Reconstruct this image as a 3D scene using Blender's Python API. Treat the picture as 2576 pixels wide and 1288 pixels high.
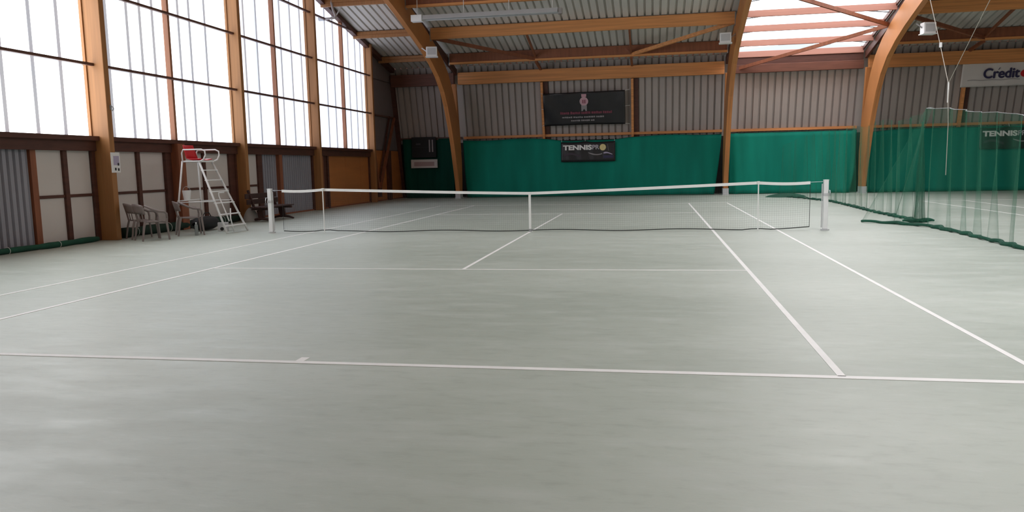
import bpy, bmesh, math, random
from mathutils import Vector, Matrix
random.seed(7)
for o in list(bpy.data.objects): bpy.data.objects.remove(o)
sc = bpy.context.scene
# ------------------------------------------------------------------ camera (solved from the court markings)
cd = bpy.data.cameras.new('camera'); cam = bpy.data.objects.new('camera', cd); sc.collection.objects.link(cam); sc.camera = cam
def rod(w):
    v = Vector(w); return Matrix.Rotation(v.length, 3, v.normalized())
Mc = rod((.11861, .1816, -.0100)) @ Matrix(((1,0,0),(0,0,-1),(0,1,0)))      # world -> image axes (x right, y down, z forward)
R = Mc.transposed() @ Matrix(((1,0,0),(0,-1,0),(0,0,-1)))
cam.matrix_world = Matrix.Translation((2.78124, -17.4041, 1.518)) @ R.to_4x4()
cd.sensor_width = 36; cd.lens = 1929.57/2576*36; cd.clip_start = .05; cd.clip_end = 200
# ------------------------------------------------------------------ light and exposure
wd = bpy.data.worlds.new('overcast'); sc.world = wd; wd.use_nodes = True
wb = wd.node_tree.nodes['Background']; wb.inputs[0].default_value = (.86,.93,1,1); wb.inputs[1].default_value = 1.0
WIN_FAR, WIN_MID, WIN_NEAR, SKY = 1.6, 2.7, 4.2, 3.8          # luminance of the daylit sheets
vs = sc.view_settings; vs.view_transform = 'Standard'; vs.look = 'None'; vs.gamma = 1; vs.use_curve_mapping = False
vs.exposure = 0.08
cy = sc.cycles
cy.use_denoising = True; cy.max_bounces = 9; cy.diffuse_bounces = 6; cy.glossy_bounces = 3; cy.transparent_max_bounces = 40
cy.caustics_reflective = False; cy.caustics_refractive = False; cy.sample_clamp_indirect = 6
# ------------------------------------------------------------------ helpers
C = sc.collection
def link(o, parent=None):
    C.objects.link(o)
    if parent is not None: o.parent = parent
    return o
class MB:
    def __init__(s): s.v = []; s.f = []
    def quad(s, *p):
        n = len(s.v); s.v += [tuple(q) for q in p]; s.f.append(tuple(range(n, n+len(p)))); return s
    def box(s, x0, x1, y0, y1, z0, z1):
        n = len(s.v)
        s.v += [(x,y,z) for z in (z0,z1) for y in (y0,y1) for x in (x0,x1)]
        for f in ((0,2,3,1),(4,5,7,6),(0,1,5,4),(2,6,7,3),(0,4,6,2),(1,3,7,5)): s.f.append(tuple(n+i for i in f))
        return s
    def bar(s, a, b, w, h, up=(0,0,1)):
        a = Vector(a); b = Vector(b); d = (b-a).normalized(); u = Vector(up)
        sd = d.cross(u)
        if sd.length < 1e-4: sd = d.cross(Vector((0,1,0)))
        sd.normalize(); u = sd.cross(d).normalized(); n = len(s.v)
        for p in (a,b):
            for i,j in ((-1,-1),(1,-1),(1,1),(-1,1)): s.v.append(tuple(p+sd*(i*w/2)+u*(j*h/2)))
        for f in ((0,1,2,3),(7,6,5,4),(0,4,5,1),(1,5,6,2),(2,6,7,3),(3,7,4,0)): s.f.append(tuple(n+i for i in f))
        return s
    def tube(s, pts, r, k=8, closed=False):
        P = [Vector(p) for p in pts]; N = len(P); n0 = len(s.v); ref = None
        rs = r if isinstance(r, (list,tuple)) else [r]*N
        for i, p in enumerate(P):
            if closed: d = P[(i+1)%N]-P[i-1]
            else: d = P[min(i+1,N-1)]-P[max(i-1,0)]
            d.normalize()
            if ref is None:
                ref = d.cross(Vector((0,0,1)))
                if ref.length < .1: ref = d.cross(Vector((0,1,0)))
            ref = (ref - d*ref.dot(d)).normalized(); b = d.cross(ref)
            for j in range(k):
                t = 2*math.pi*j/k; s.v.append(tuple(p+(ref*math.cos(t)+b*math.sin(t))*rs[i]))
        for i in range(N if closed else N-1):
            for j in range(k):
                a = n0+i*k; c = n0+((i+1)%N)*k
                s.f.append((a+j, a+(j+1)%k, c+(j+1)%k, c+j))
        if not closed:
            s.f.append(tuple(n0+j for j in range(k))[::-1]); s.f.append(tuple(n0+(N-1)*k+j for j in range(k)))
        return s
    def cyl(s, c, r, z0, z1, k=20, r1=None):
        r1 = r if r1 is None else r1; n = len(s.v)
        for z, rr in ((z0,r),(z1,r1)):
            for j in range(k): t = 2*math.pi*j/k; s.v.append((c[0]+rr*math.cos(t), c[1]+rr*math.sin(t), z))
        for j in range(k): s.f.append((n+j, n+(j+1)%k, n+k+(j+1)%k, n+k+j))
        s.f.append(tuple(range(n,n+k))[::-1]); s.f.append(tuple(range(n+k,n+2*k))); return s
    def extrude_x(s, poly, x0, x1):                                       # poly of (y,z), as a strip of quads between two edge chains
        n = len(s.v); k = len(poly)
        for x in (x0,x1): s.v += [(x,y,z) for y,z in poly]
        for j in range(k): s.f.append((n+j, n+(j+1)%k, n+k+(j+1)%k, n+k+j))
        m = k//2
        for j in range(m-1):
            a,b,c,d = j, j+1, k-2-j, k-1-j
            s.f.append((n+a,n+b,n+c,n+d)); s.f.append((n+k+d,n+k+c,n+k+b,n+k+a))
        return s
    def grid(s, rows):
        n = len(s.v); w = len(rows[0])
        for r in rows: s.v += [tuple(p) for p in r]
        for i in range(len(rows)-1):
            for j in range(w-1): a = n+i*w+j; s.f.append((a,a+1,a+w+1,a+w))
        return s
    def build(s, name, m, parent=None, smooth=False, kind=None, bevel=0, solid=0, label=None):
        me = bpy.data.meshes.new(name); me.from_pydata(s.v, [], s.f); me.validate()
        bm = bmesh.new(); bm.from_mesh(me)
        if not solid: bmesh.ops.recalc_face_normals(bm, faces=bm.faces)
        bm.to_mesh(me); bm.free()
        if m: me.materials.append(m)
        if smooth: me.polygons.foreach_set('use_smooth', [True]*len(me.polygons))
        o = bpy.data.objects.new(name, me); link(o, parent)
        if bevel: b = o.modifiers.new('bevel','BEVEL'); b.width = bevel; b.segments = 2; b.limit_method = 'ANGLE'
        if solid: b = o.modifiers.new('thickness','SOLIDIFY'); b.thickness = solid; b.offset = 0
        if kind: o['kind'] = kind
        if label: o['label'] = label
        return o
def empty(name, loc=(0,0,0), rz=0):
    o = bpy.data.objects.new(name, None); o.empty_display_size = .2; link(o); o.location = loc; o.rotation_euler.z = rz; return o
def tag(o, label, cat, group=None):
    o['label'] = label; o['category'] = cat
    if group: o['group'] = group
    return o
def thing(name, loc, label, cat, group=None, rz=0): return tag(empty(name, loc, rz), label, cat, group)
def struct(name, loc=(0,0,0)):
    o = empty(name, loc); o['kind'] = 'structure'; return o
def copy_tree(o, parent=None):
    kids = list(o.children); c = o.copy(); C.objects.link(c); c.parent = parent
    for ch in kids: copy_tree(ch, c)
    return c
# ------------------------------------------------------------------ materials
def lin(c): return tuple(((x/255)/12.92 if x <= 10 else (((x/255)+.055)/1.055)**2.4) for x in c)
def mat(name, col, rough=.6, metal=0, var=0, scale=(3,3,3), col2=None, bump=0, spec=.5, detail=4, lohi=(.3,.7)):
    m = bpy.data.materials.new(name); m.use_nodes = True; nt = m.node_tree; N = nt.nodes; L = nt.links
    b = N['Principled BSDF']; b.inputs['Roughness'].default_value = rough; b.inputs['Metallic'].default_value = metal
    b.inputs['Specular IOR Level'].default_value = spec
    tc = N.new('ShaderNodeTexCoord'); mp = N.new('ShaderNodeMapping'); mp.inputs['Scale'].default_value = scale
    L.new(tc.outputs['Object'], mp.inputs['Vector'])
    nz = N.new('ShaderNodeTexNoise'); nz.inputs['Scale'].default_value = 1; nz.inputs['Detail'].default_value = detail
    L.new(mp.outputs[0], nz.inputs['Vector'])
    rp = N.new('ShaderNodeValToRGB'); rp.color_ramp.elements[0].position, rp.color_ramp.elements[1].position = lohi
    c2 = col2 or tuple(max(0,x*(1-max(var,.06))) for x in col)
    rp.color_ramp.elements[0].color = (*c2,1); rp.color_ramp.elements[1].color = (*col,1)
    L.new(nz.outputs['Fac'], rp.inputs['Fac']); L.new(rp.outputs['Color'], b.inputs['Base Color'])
    if bump:
        bp = N.new('ShaderNodeBump'); bp.inputs['Strength'].default_value = bump; bp.inputs['Distance'].default_value = .01
        L.new(nz.outputs['Fac'], bp.inputs['Height']); L.new(bp.outputs[0], b.inputs['Normal'])
    return m
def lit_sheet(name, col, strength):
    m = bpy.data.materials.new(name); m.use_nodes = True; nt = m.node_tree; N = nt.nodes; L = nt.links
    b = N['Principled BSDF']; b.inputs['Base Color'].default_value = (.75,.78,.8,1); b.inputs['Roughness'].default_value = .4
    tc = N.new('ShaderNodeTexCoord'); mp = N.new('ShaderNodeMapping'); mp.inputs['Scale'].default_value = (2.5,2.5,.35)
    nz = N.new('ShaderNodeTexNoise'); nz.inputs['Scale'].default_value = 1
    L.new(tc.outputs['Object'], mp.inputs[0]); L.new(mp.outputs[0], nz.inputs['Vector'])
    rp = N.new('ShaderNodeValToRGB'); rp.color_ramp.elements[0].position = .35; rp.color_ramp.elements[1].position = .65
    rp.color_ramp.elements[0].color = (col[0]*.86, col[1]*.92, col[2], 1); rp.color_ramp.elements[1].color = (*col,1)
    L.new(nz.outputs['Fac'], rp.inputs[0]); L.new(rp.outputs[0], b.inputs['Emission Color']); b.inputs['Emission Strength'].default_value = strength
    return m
W_ARCH = mat('wood_arch', (.56,.22,.065), .55, var=.3, scale=(14,.5,.5), bump=.05)
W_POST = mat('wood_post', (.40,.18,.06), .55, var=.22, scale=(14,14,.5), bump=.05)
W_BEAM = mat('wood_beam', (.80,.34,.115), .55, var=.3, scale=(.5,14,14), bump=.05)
W_PINK = mat('wood_glare_tint', (.46,.22,.165), .5, var=.15, scale=(.5,14,14))  # pink tint of the skylight glare put into the wood colour
W_RED  = mat('wood_red', (.30,.10,.045), .55, var=.3, scale=(10,10,1))
W_DARK = mat('wood_dark', (.105,.035,.022), .55, var=.35, scale=(2,2,12))
W_RAIL = mat('wood_rail', (.12,.05,.035), .55, var=.3, scale=(6,2,6))
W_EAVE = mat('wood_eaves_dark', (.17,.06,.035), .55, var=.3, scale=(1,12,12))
W_BOARD= mat('wood_board', (.52,.19,.05), .55, var=.2, scale=(3,.4,3))
W_BENCH= mat('wood_bench', (.06,.022,.018), .5, var=.4, scale=(8,1,8))
CLAD   = mat('steel_cladding', (.43,.385,.36), .55, var=.14, scale=(1.2,1.2,.3))
DECK   = mat('steel_deck', (.64,.61,.57), .5, var=.14, scale=(1.5,.4,1))
CLAD_D = mat('steel_cladding_dark', (.34,.34,.39), .5, var=.2, scale=(2,2,.4))
PANEL  = mat('panel_white', (.68,.63,.60), .55, var=.05, scale=(1,1,1))
PANELG = mat('panel_grey', (.20,.17,.17), .6, var=.1)
FLOORM = None
WHITE  = mat('white_paint', (.86,.86,.86), .4, var=.05)
LINE   = mat('line_paint', (.90,.89,.87), .6, var=.08, scale=(4,4,4))
WTAPE  = mat('white_tape', (.88,.88,.86), .7, var=.04)
BLACKN = mat('black_cord', (.02,.022,.02), .8)
NETC   = mat('dark_grey_cord', (.06,.065,.06), .8)
STEEL  = mat('galvanised', (.45,.46,.47), .35, metal=.6, var=.2)
GREYM  = mat('grey_enamel', (.55,.55,.56), .45, var=.05)
BLACK  = mat('black_vinyl', (.018,.017,.02), .35, var=.3, scale=(2,2,2))
GREEN  = mat('green_tarp', (.006,.245,.175), .7, var=.3, scale=(1.5,1.5,.25), spec=.15)
GREEND = mat('green_hem', (.008,.085,.05), .8, var=.3)
CHAIRM = mat('grey_plastic', (.24,.195,.185), .4, var=.06)
RED    = mat('red_plastic', (.62,.015,.025), .4, var=.1)
PINK   = mat('print_pink', (.62,.36,.42), .6)
BASE_SHADE = mat('wall_base_shade', (.035,.032,.03), .85, var=.3)  # near-black colour stands for the darkness behind the curtains
W_MULL = mat('wood_mullion', (.40,.17,.085), .55, var=.25, scale=(10,10,1))
GREEN_SHADED = mat('green_tarp_shaded', (.003,.07,.048), .7, var=.35, scale=(2.5,2.5,.25), spec=.15)  # same tarp, with the corner's shade put into its colour
PINKD  = mat('print_rose', (.22,.05,.08), .6)
GREYP  = mat('print_grey', (.30,.28,.29), .6)
YELLOW = mat('print_yellow', (.80,.66,.30), .5)
NAVY   = mat('print_navy', (.03,.025,.08), .5)
REDP   = mat('print_red', (.55,.01,.015), .5)
VINYLW = mat('white_vinyl', (.66,.62,.60), .5, var=.06, scale=(1,1,3))
SACK   = mat('grey_sack', (.30,.28,.26), .8, var=.2)
LILAC  = mat('print_lilac', (.45,.40,.55), .5)
RIB    = mat('rib_grey', (.10,.11,.12), .5)
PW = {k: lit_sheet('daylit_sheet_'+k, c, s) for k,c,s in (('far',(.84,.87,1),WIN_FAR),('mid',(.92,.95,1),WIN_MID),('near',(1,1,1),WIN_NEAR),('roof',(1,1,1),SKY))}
SEAM = lit_sheet('sheet_overlap', (.85,.88,1), .32)
def floor_material():
    m = bpy.data.materials.new('court_carpet'); m.use_nodes = True; nt = m.node_tree; N = nt.nodes; L = nt.links
    b = N['Principled BSDF']; b.inputs['Roughness'].default_value = .5; b.inputs['Specular IOR Level'].default_value = .5
    tc = N.new('ShaderNodeTexCoord')
    def nz(scale, detail, rough=.5):
        mp = N.new('ShaderNodeMapping'); mp.inputs['Scale'].default_value = scale; L.new(tc.outputs['Object'], mp.inputs[0])
        n = N.new('ShaderNodeTexNoise'); n.inputs['Scale'].default_value = 1; n.inputs['Detail'].default_value = detail; n.inputs['Roughness'].default_value = rough
        L.new(mp.outputs[0], n.inputs['Vector']); return n
    a = nz((.10,.28,1), 3); f = nz((4.5,12,1), 7, .62); g = nz((1.1,3.4,1), 5, .6)
    def mix(c1, c2, fac, t='MIX'):
        x = N.new('ShaderNodeMix'); x.data_type = 'RGBA'; x.blend_type = t
        for i, c in ((6,c1),(7,c2)):
            if isinstance(c, tuple): x.inputs[i].default_value = (*c,1)
            else: L.new(c, x.inputs[i])
        if isinstance(fac, float): x.inputs[0].default_value = fac
        else: L.new(fac, x.inputs[0])
        return x.outputs[2]
    def ramp(src, lo, hi, v0=0, v1=1):
        r = N.new('ShaderNodeMapRange'); r.inputs['From Min'].default_value = lo; r.inputs['From Max'].default_value = hi
        r.inputs['To Min'].default_value = v0; r.inputs['To Max'].default_value = v1; L.new(src, r.inputs['Value']); return r.outputs[0]
    c = mix((.395,.44,.385), (.475,.52,.462), ramp(a.outputs['Fac'], .38, .62))
    c = mix(c, (.30,.33,.29), ramp(f.outputs['Fac'], .52, .80, 0, .55))
    c = mix(c, (.58,.61,.575), ramp(f.outputs['Fac'], .44, .22, 0, .45))
    c = mix(c, (.53,.56,.52), ramp(g.outputs['Fac'], .5, .72, 0, .5))
    L.new(c, b.inputs['Base Color'])
    L.new(ramp(g.outputs['Fac'], .3, .7, .40, .54), b.inputs['Roughness'])
    bp = N.new('ShaderNodeBump'); bp.inputs['Strength'].default_value = .5; bp.inputs['Distance'].default_value = .004
    L.new(f.outputs['Fac'], bp.inputs['Height']); L.new(bp.outputs[0], b.inputs['Normal'])
    return m
FLOORM = floor_material()
def net_material(name, col, cover, edge):
    m = bpy.data.materials.new(name); m.use_nodes = True; nt = m.node_tree; N = nt.nodes; L = nt.links
    b = N['Principled BSDF']; b.inputs['Base Color'].default_value = (*col,1); b.inputs['Roughness'].default_value = .8
    tr = N.new('ShaderNodeBsdfTransparent'); mx = N.new('ShaderNodeMixShader'); lw = N.new('ShaderNodeLayerWeight'); lw.inputs[0].default_value = .5
    mr = N.new('ShaderNodeMapRange'); mr.inputs['To Min'].default_value = cover; mr.inputs['To Max'].default_value = edge; mr.inputs['From Min'].default_value = .2
    L.new(lw.outputs['Facing'], mr.inputs['Value']); L.new(mr.outputs[0], mx.inputs[0]); L.new(tr.outputs[0], mx.inputs[1]); L.new(b.outputs[0], mx.inputs[2])
    L.new(mx.outputs[0], N['Material Output'].inputs['Surface']); return m
GNET = net_material('green_netting', (.02,.20,.11), .05, .36)
BUNCH = net_material('green_netting_bunched', (.01,.13,.07), .22, .55)
# ------------------------------------------------------------------ building geometry constants
GX, RX = -9.85, 27.9                                  # inner faces of the two gables
AX = [-6.5, 6.03, 11.9, 24.4]                         # arch centre lines
BAYS = [(GX, AX[0]), (AX[0], AX[1]), (AX[1], AX[2]), (AX[2], AX[3]), (AX[3], RX)]
def deckz(y): return 7.32-.215*(abs(y)-14.45)
def wy(z): return 20.6-.235*z                          # inclined long wall
def corrugated(length, profile_axis_fn, rows, pitch=.30, groove=.07, depth=.10, sink=1):
    """strip profile along u (0..length) evaluated at each v in rows; fn(u, v, d) -> point, d = depth away from the room"""
    us = []; u = 0
    while u < length-.001:
        for a, d in ((0,0),(pitch-groove-.02,0),(pitch-groove,depth),(pitch-.02,depth)):
            if u+a < length: us.append((u+a, d))
        u += pitch
    us.append((length, 0))
    m = MB(); m.grid([[profile_axis_fn(a, v, d) for a, d in us] for v in rows]); return m
# ------------------------------------------------------------------ floor
floor = MB().box(GX-.3, RX+.3, -21, 21, -.2, 0).build('floor', FLOORM, kind='structure')
def line(x0, x1, y0, y1): return MB().box(x0, x1, y0, y1, -.002, .0035).build('court_line', LINE, floor)
for cx, vis in ((0,1),(17.5,1)):
    bl = .07
    for x in (5.485, -5.485): s = math.copysign(1,x); line(cx+min(x,x-s*.05), cx+max(x,x-s*.05), -11.885, 11.885)
    for x in (4.115, -4.115): s = math.copysign(1,x); line(cx+min(x,x-s*.055), cx+max(x,x-s*.06), -11.83, 11.83)
    line(cx-5.43, cx+5.43, -11.885, -11.885+bl); line(cx-5.43, cx+5.43, 11.885-.05, 11.885)
    for y in (-6.4, 6.4): line(cx-4.06, cx+4.06, y-.025, y+.025)
    line(cx-.025, cx+.025, -6.375, 6.375)
    line(cx-.035, cx+.035, -11.815, -11.70); line(cx-.025, cx+.025, 11.73, 11.835)
# ------------------------------------------------------------------ ceiling: deck sheets, purlins, braces
ceil = struct('ceiling')
PY = [14.45, 17.45, 19.05]                             # purlin rows y of the visible slope (b1, b2, eaves) and above
MAIN = [1.6, 4.8, 8.0, 11.25, 14.45, 17.45]
rows = [0]+MAIN+[19.2]
SKY_Y = [1.2, 2.85, 4.5, 6.2, 7.85, 9.5, 11.15, 12.8, 14.45, 15.95, 17.55, 19.0]
for bi, (x0, x1) in enumerate(BAYS):
    for sg in (1, -1):
        for k in range(len(rows)-1):
            y0, y1 = rows[k], rows[k+1]
            if bi == 2: continue
            m = corrugated(x1-x0, lambda u, v, d, x0=x0, sg=sg: (x0+u, sg*v, deckz(v)+d+.001), (y0, y1))
            m.build('roof_sheet', DECK, ceil, solid=.004)
for bi, (x0, x1) in enumerate(BAYS):                   # main purlins hung between the arches
    if bi == 2: continue
    a = x0+.11 if bi else x0+.05; b = x1-.11 if bi < 4 else x1-.05
    small = bi in (0, 4)
    for y in MAIN:
        for sg in (1,-1):
            h = .27 if small else .46
            t = deckz(y)-.02
            m = MB()
            if small:
                m.box(a, b, sg*y-.09, sg*y+.09, t-h*.45, t); m.box(a, b, sg*y-.05, sg*y+.05, t-h, t-h*.45); 
            elif y in (17.45, 11.25, 4.8): m.box(a, b, sg*y-.05, sg*y+.05, t-h+.07, t)
            else: m.box(a, b, sg*y-.07, sg*y+.07, t-h, t)
            fl = (not small) and y in (17.45, 11.25, 4.8)
            if fl: MB().box(a, b, sg*y-.09, sg*y+.09, t-h-.02, t-h+.07).build('purlin_flange', W_BEAM, ceil, bevel=.01)
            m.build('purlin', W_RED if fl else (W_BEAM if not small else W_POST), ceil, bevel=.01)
            if not small and sg > 0 and y > 7:
                for xe in (a, b): MB().box(xe-.015, xe+.015, y-.09, y+.09, t-h-.06, t-.02).build('purlin_hanger', STEEL, ceil)
for x0, x1 in BAYS:                                    # eaves beams
    for sg in (1,-1):
        MB().box(x0-.1, x1+.1, min(sg*19.32,sg*19.5), max(sg*19.32,sg*19.5), 5.7, 6.9 if x0 != AX[1] else 6.2).build('eaves_closure', W_EAVE, ceil)
        MB().box(x0+.1, x1-.1, sg*19.0-.1, sg*19.0+.1, 5.42, 5.98 if x0 != AX[1] else 5.78).build('eaves_beam', W_BEAM if (x0 not in (AX[1], GX)) else W_EAVE, ceil, bevel=.01)  # left bay beam darkened in colour for the dim corner
def brace(a, b, w=.12, h=.14, m=W_BEAM): return MB().bar(a, b, w, h).build('brace', m, ceil)
for xa, xb in ((AX[0], AX[1]), (AX[2], AX[3])):
    p1 = xa+4.1; p2 = xb-4.2
    brace((xa+.1, 14.6, deckz(14.6)-.35), (p1, 17.45, deckz(17.45)-.42), m=W_RED)
    brace((xb-.1, 14.6, deckz(14.6)-.35), (p2, 17.45, deckz(17.45)-.42))
    for p in (p1, p2):
        brace((p, 14.5, deckz(14.5)-.25), (p, 17.4, deckz(17.4)-.35), .08, .1, W_RED)
        brace((p, 17.5, deckz(17.5)-.5), (p, 18.95, 5.98), .1, .12, W_RED)
        brace((p-.35, 17.45, deckz(17.45)-.08), (p, 17.4, deckz(17.45)-.4), .08, .08, W_RED)
        brace((p+.35, 17.45, deckz(17.45)-.08), (p, 17.4, deckz(17.45)-.4), .08, .08, W_RED)
xb, xc = AX[1]+.1, AX[2]-.1
brace((xb+.35, 19.0, 5.62), (xc, 15.6, 6.66), .09, .14, W_RED); brace((xc, 15.5, 6.68), (xb, 11.2, 7.62), .09, .14, W_RED)
brace((xb, 11.0, 7.65), (xc, 6.8, 8.55), .09, .14, W_RED); brace((xc, 6.6, 8.6), (xb, 2.4, 9.5), .09, .14, W_RED)
# ------------------------------------------------------------------ skylight bay: barrel sheets over closely spaced glare-tinted purlins
sky = struct('window_1')
for sg in (1,-1):
    ys = [0]+SKY_Y
    for k in range(len(ys)-1):
        y0, y1 = ys[k], ys[k+1]
        for j in range(4):                                                # four sheets across each row
            u0 = AX[1]+.12+(AX[2]-AX[1]-.24)*j/4; u1 = AX[1]+.12+(AX[2]-AX[1]-.24)*(j+1)/4
            def zz(x, y): t = (x-AX[1])/(AX[2]-AX[1]); return deckz(y)+.03+.22*math.sin(math.pi*t)
            rws = [[(u0+(u1-u0)*i/4, sg*y, zz(u0+(u1-u0)*i/4, y)) for i in range(5)] for y in (y0+.01, y1-.01)]
            MB().grid(rws).build('pane', PW['roof'], sky)
    for y in SKY_Y:
        MB().box(AX[1]+.1, AX[2]-.1, sg*y-.05, sg*y+.05, deckz(y)-(.27 if y < 18.5 else .24), deckz(y)-(.02 if y < 18.5 else -.02)).build('purlin', W_PINK, sky, bevel=.008)
    for y in [q+.8 for q in SKY_Y[:-1]]:
        pts = [(AX[1]+.1+(AX[2]-AX[1]-.2)*i/14, sg*y, zz(AX[1]+.1+(AX[2]-AX[1]-.2)*i/14, y)-.085) for i in range(15)]
        if sg > 0: MB().tube(pts, .022, 6).build('glazing_bar', RIB, sky)
for sg in (1,-1): MB().box(AX[1]+.1, AX[2]-.1, sg*19.03-.02, sg*19.03+.02, 5.76, deckz(19.2)-.12).build('fascia_board', W_DARK, sky)
for x in (AX[1]+.13, AX[2]-.13):
    for sg in (1,-1): MB().bar((x, 0, deckz(0)-.03), (x, sg*19.0, deckz(19.1)-.03), .06, .16).build('kerb', W_DARK, sky)
# ------------------------------------------------------------------ long walls
def long_wall(name, sg):
    w = struct(name)
    for bi, (x0, x1) in enumerate(BAYS):
        splits = [x0, x1] if x1-x0 < 7 else [x0, x0+4.1, x1-4.2, x1]
        for a, b in zip(splits[:-1], splits[1:]):
            corrugated(b-a, lambda u, v, d, a=a: (a+u, sg*(wy(v)+d), v), (2.7, 4.5, 6.3), pitch=.315, groove=.07, depth=.10).build('cladding_sheet', CLAD, w, solid=.004)
        m = MB(); m.quad((x0, sg*(wy(0)+.02), 0), (x1, sg*(wy(0)+.02), 0), (x1, sg*(wy(2.74)+.02), 2.74), (x0, sg*(wy(2.74)+.02), 2.74)); m.build('base_shade_panel', BASE_SHADE, w, solid=.03)  # dark lower wall, shadow behind the curtains painted in
        for xp in splits[1:-1]:
            MB().bar((xp, sg*(wy(.05)-.14), .05), (xp, sg*(wy(5.4)-.14), 5.42), .11, .2, up=(0,1,0)).build('post', W_BEAM, w)
            MB().bar((xp+.17, sg*(wy(.05)-.06), .05), (xp+.17, sg*(wy(5.4)-.06), 5.42), .22, .05, up=(0,1,0)).build('post_shadow', W_DARK, w)  # dark strip painting the shadow to the right of the post
        if x1-x0 < 4: MB().bar((x0+.1, sg*(wy(2.93)-.05), 2.93), (x1, sg*(wy(2.93)-.05), 2.93), .07, .12).build('girt', W_DARK, w)
        else: MB().bar((x0+.1, sg*(wy(2.93)-.07), 2.93), (x1-.1, sg*(wy(2.93)-.07), 2.93), .10, .12).build('girt', W_BEAM, w)
    return w
wall_back = long_wall('wall_back', 1)
wall_front = long_wall('wall_front', -1)
# ------------------------------------------------------------------ glulam arches
INT = [(18.8,0),(18.55,.9),(18.2,1.8),(17.9,2.6),(17.45,3.45),(16.95,4.25),(16.4,4.87),(15.6,5.45),(14.6,5.92),(13.5,6.3),(12.3,6.64),(11.1,6.97),(9.8,7.3),(8,7.7),(6,8.13),(3,8.75),(0,9.35)]
EXT = [(19.22,0),(19.3,.9),(19.3,1.85),(19.1,2.7),(18.75,3.6),(18.35,4.4),(17.85,5.1),(17.2,5.75),(16.3,6.28),(15.2,6.72),(14,7.1),(12.9,7.4),(11.5,7.74),(9,8.3),(6,8.95),(3,9.6),(0,10.2)]
arch_labels = ['curved glulam arch with bright inner edge, leftmost of the arches, nearest the big windows',
 'curved glulam arch between the grey roof and the left edge of the bright skylight',
 'curved glulam arch at the right edge of the bright skylight, its side face sunlit',
 'curved glulam arch at the far right end of the second court']
for x, lb in zip(AX, arch_labels):
    t = thing('glulam_arch', (x, 0, 0), lb, 'arch')
    if x == AX[3]: tag(t, lb, 'arch')
    for sg in (1,-1):
        poly = [(sg*y, z) for y, z in INT]+[(sg*y, z) for y, z in EXT][::-1]
        MB().extrude_x(poly, -.1, .1).build('curved_rib', W_ARCH, t, bevel=.008)
        MB().bar((0, sg*19.15, 2.2), (0, sg*18.58, 5.42), .19, .22, up=(0,1,0)).build('strut', W_ARCH, t)
        MB().box(-.14, .14, sg*19-.3, sg*19+.3, 0, .05).box(-.125, -.105, sg*19-.27, sg*19+.2, .05, .30).box(.105, .125, sg*19-.27, sg*19+.2, .05, .30).box(-.125, .125, sg*19-.30, sg*19-.27, .05, .30).build('base_shoe', GREYM, t)
        MB().bar((0, sg*19.0, 6.0), (0, sg*12, deckz(12)-.25), .1, .3).build('rafter', W_DARK, t)
# ------------------------------------------------------------------ left gable
wl = struct('wall_left')
gz0 = 2.38
PSTY = [(-19.3,-.0),(-13.45,0),(-7.5,0),(-1.62,0),(4.48,0),(9.93,0),(15.83,0)]
PD = [.45,.45,.45,.47,.38,.36,.32]
for (y, _), d in zip(PSTY, PD):
    top = deckz(y)-.02
    MB().box(GX-.02, GX+d, y-.08, y+.08, 0, top).build('post', W_POST, wl, bevel=.012)
    MB().box(GX, GX+.07, y-.18, y+.18, 0, gz0-.3).build('post_lining', W_DARK, wl)
MB().box(GX-.2, GX-.05, -20.7, 20.7, -.1, gz0).build('wall_backing', PANELG, wl)
MB().box(GX-.2, GX-.06, 15.95, 20.7, gz0, 5.98).box(GX-.2, GX-.06, 15.95, 18.5, 5.98, 6.35).build('wall_backing', PANELG, wl)
def gable_poly(y0, y1, z0, x, name, m, parent):
    pts = [(y0, z0), (y1, z0), (y1, deckz(y1)), (y0, deckz(y0))]
    if y0 < 0 < y1: pts = [(y0,z0),(y1,z0),(y1,deckz(y1)),(0,deckz(0)),(y0,deckz(y0))]
    return MB().quad(*[(x, y, z) for y, z in pts]).build(name, m, parent)
# rake rafters
for sg in (1,-1): MB().bar((GX+.14, 0, deckz(0)-.1), (GX+.14, sg*19.1, deckz(19.1)-.1), .2, .2).build('rake_rafter', W_DARK, wl)
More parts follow.
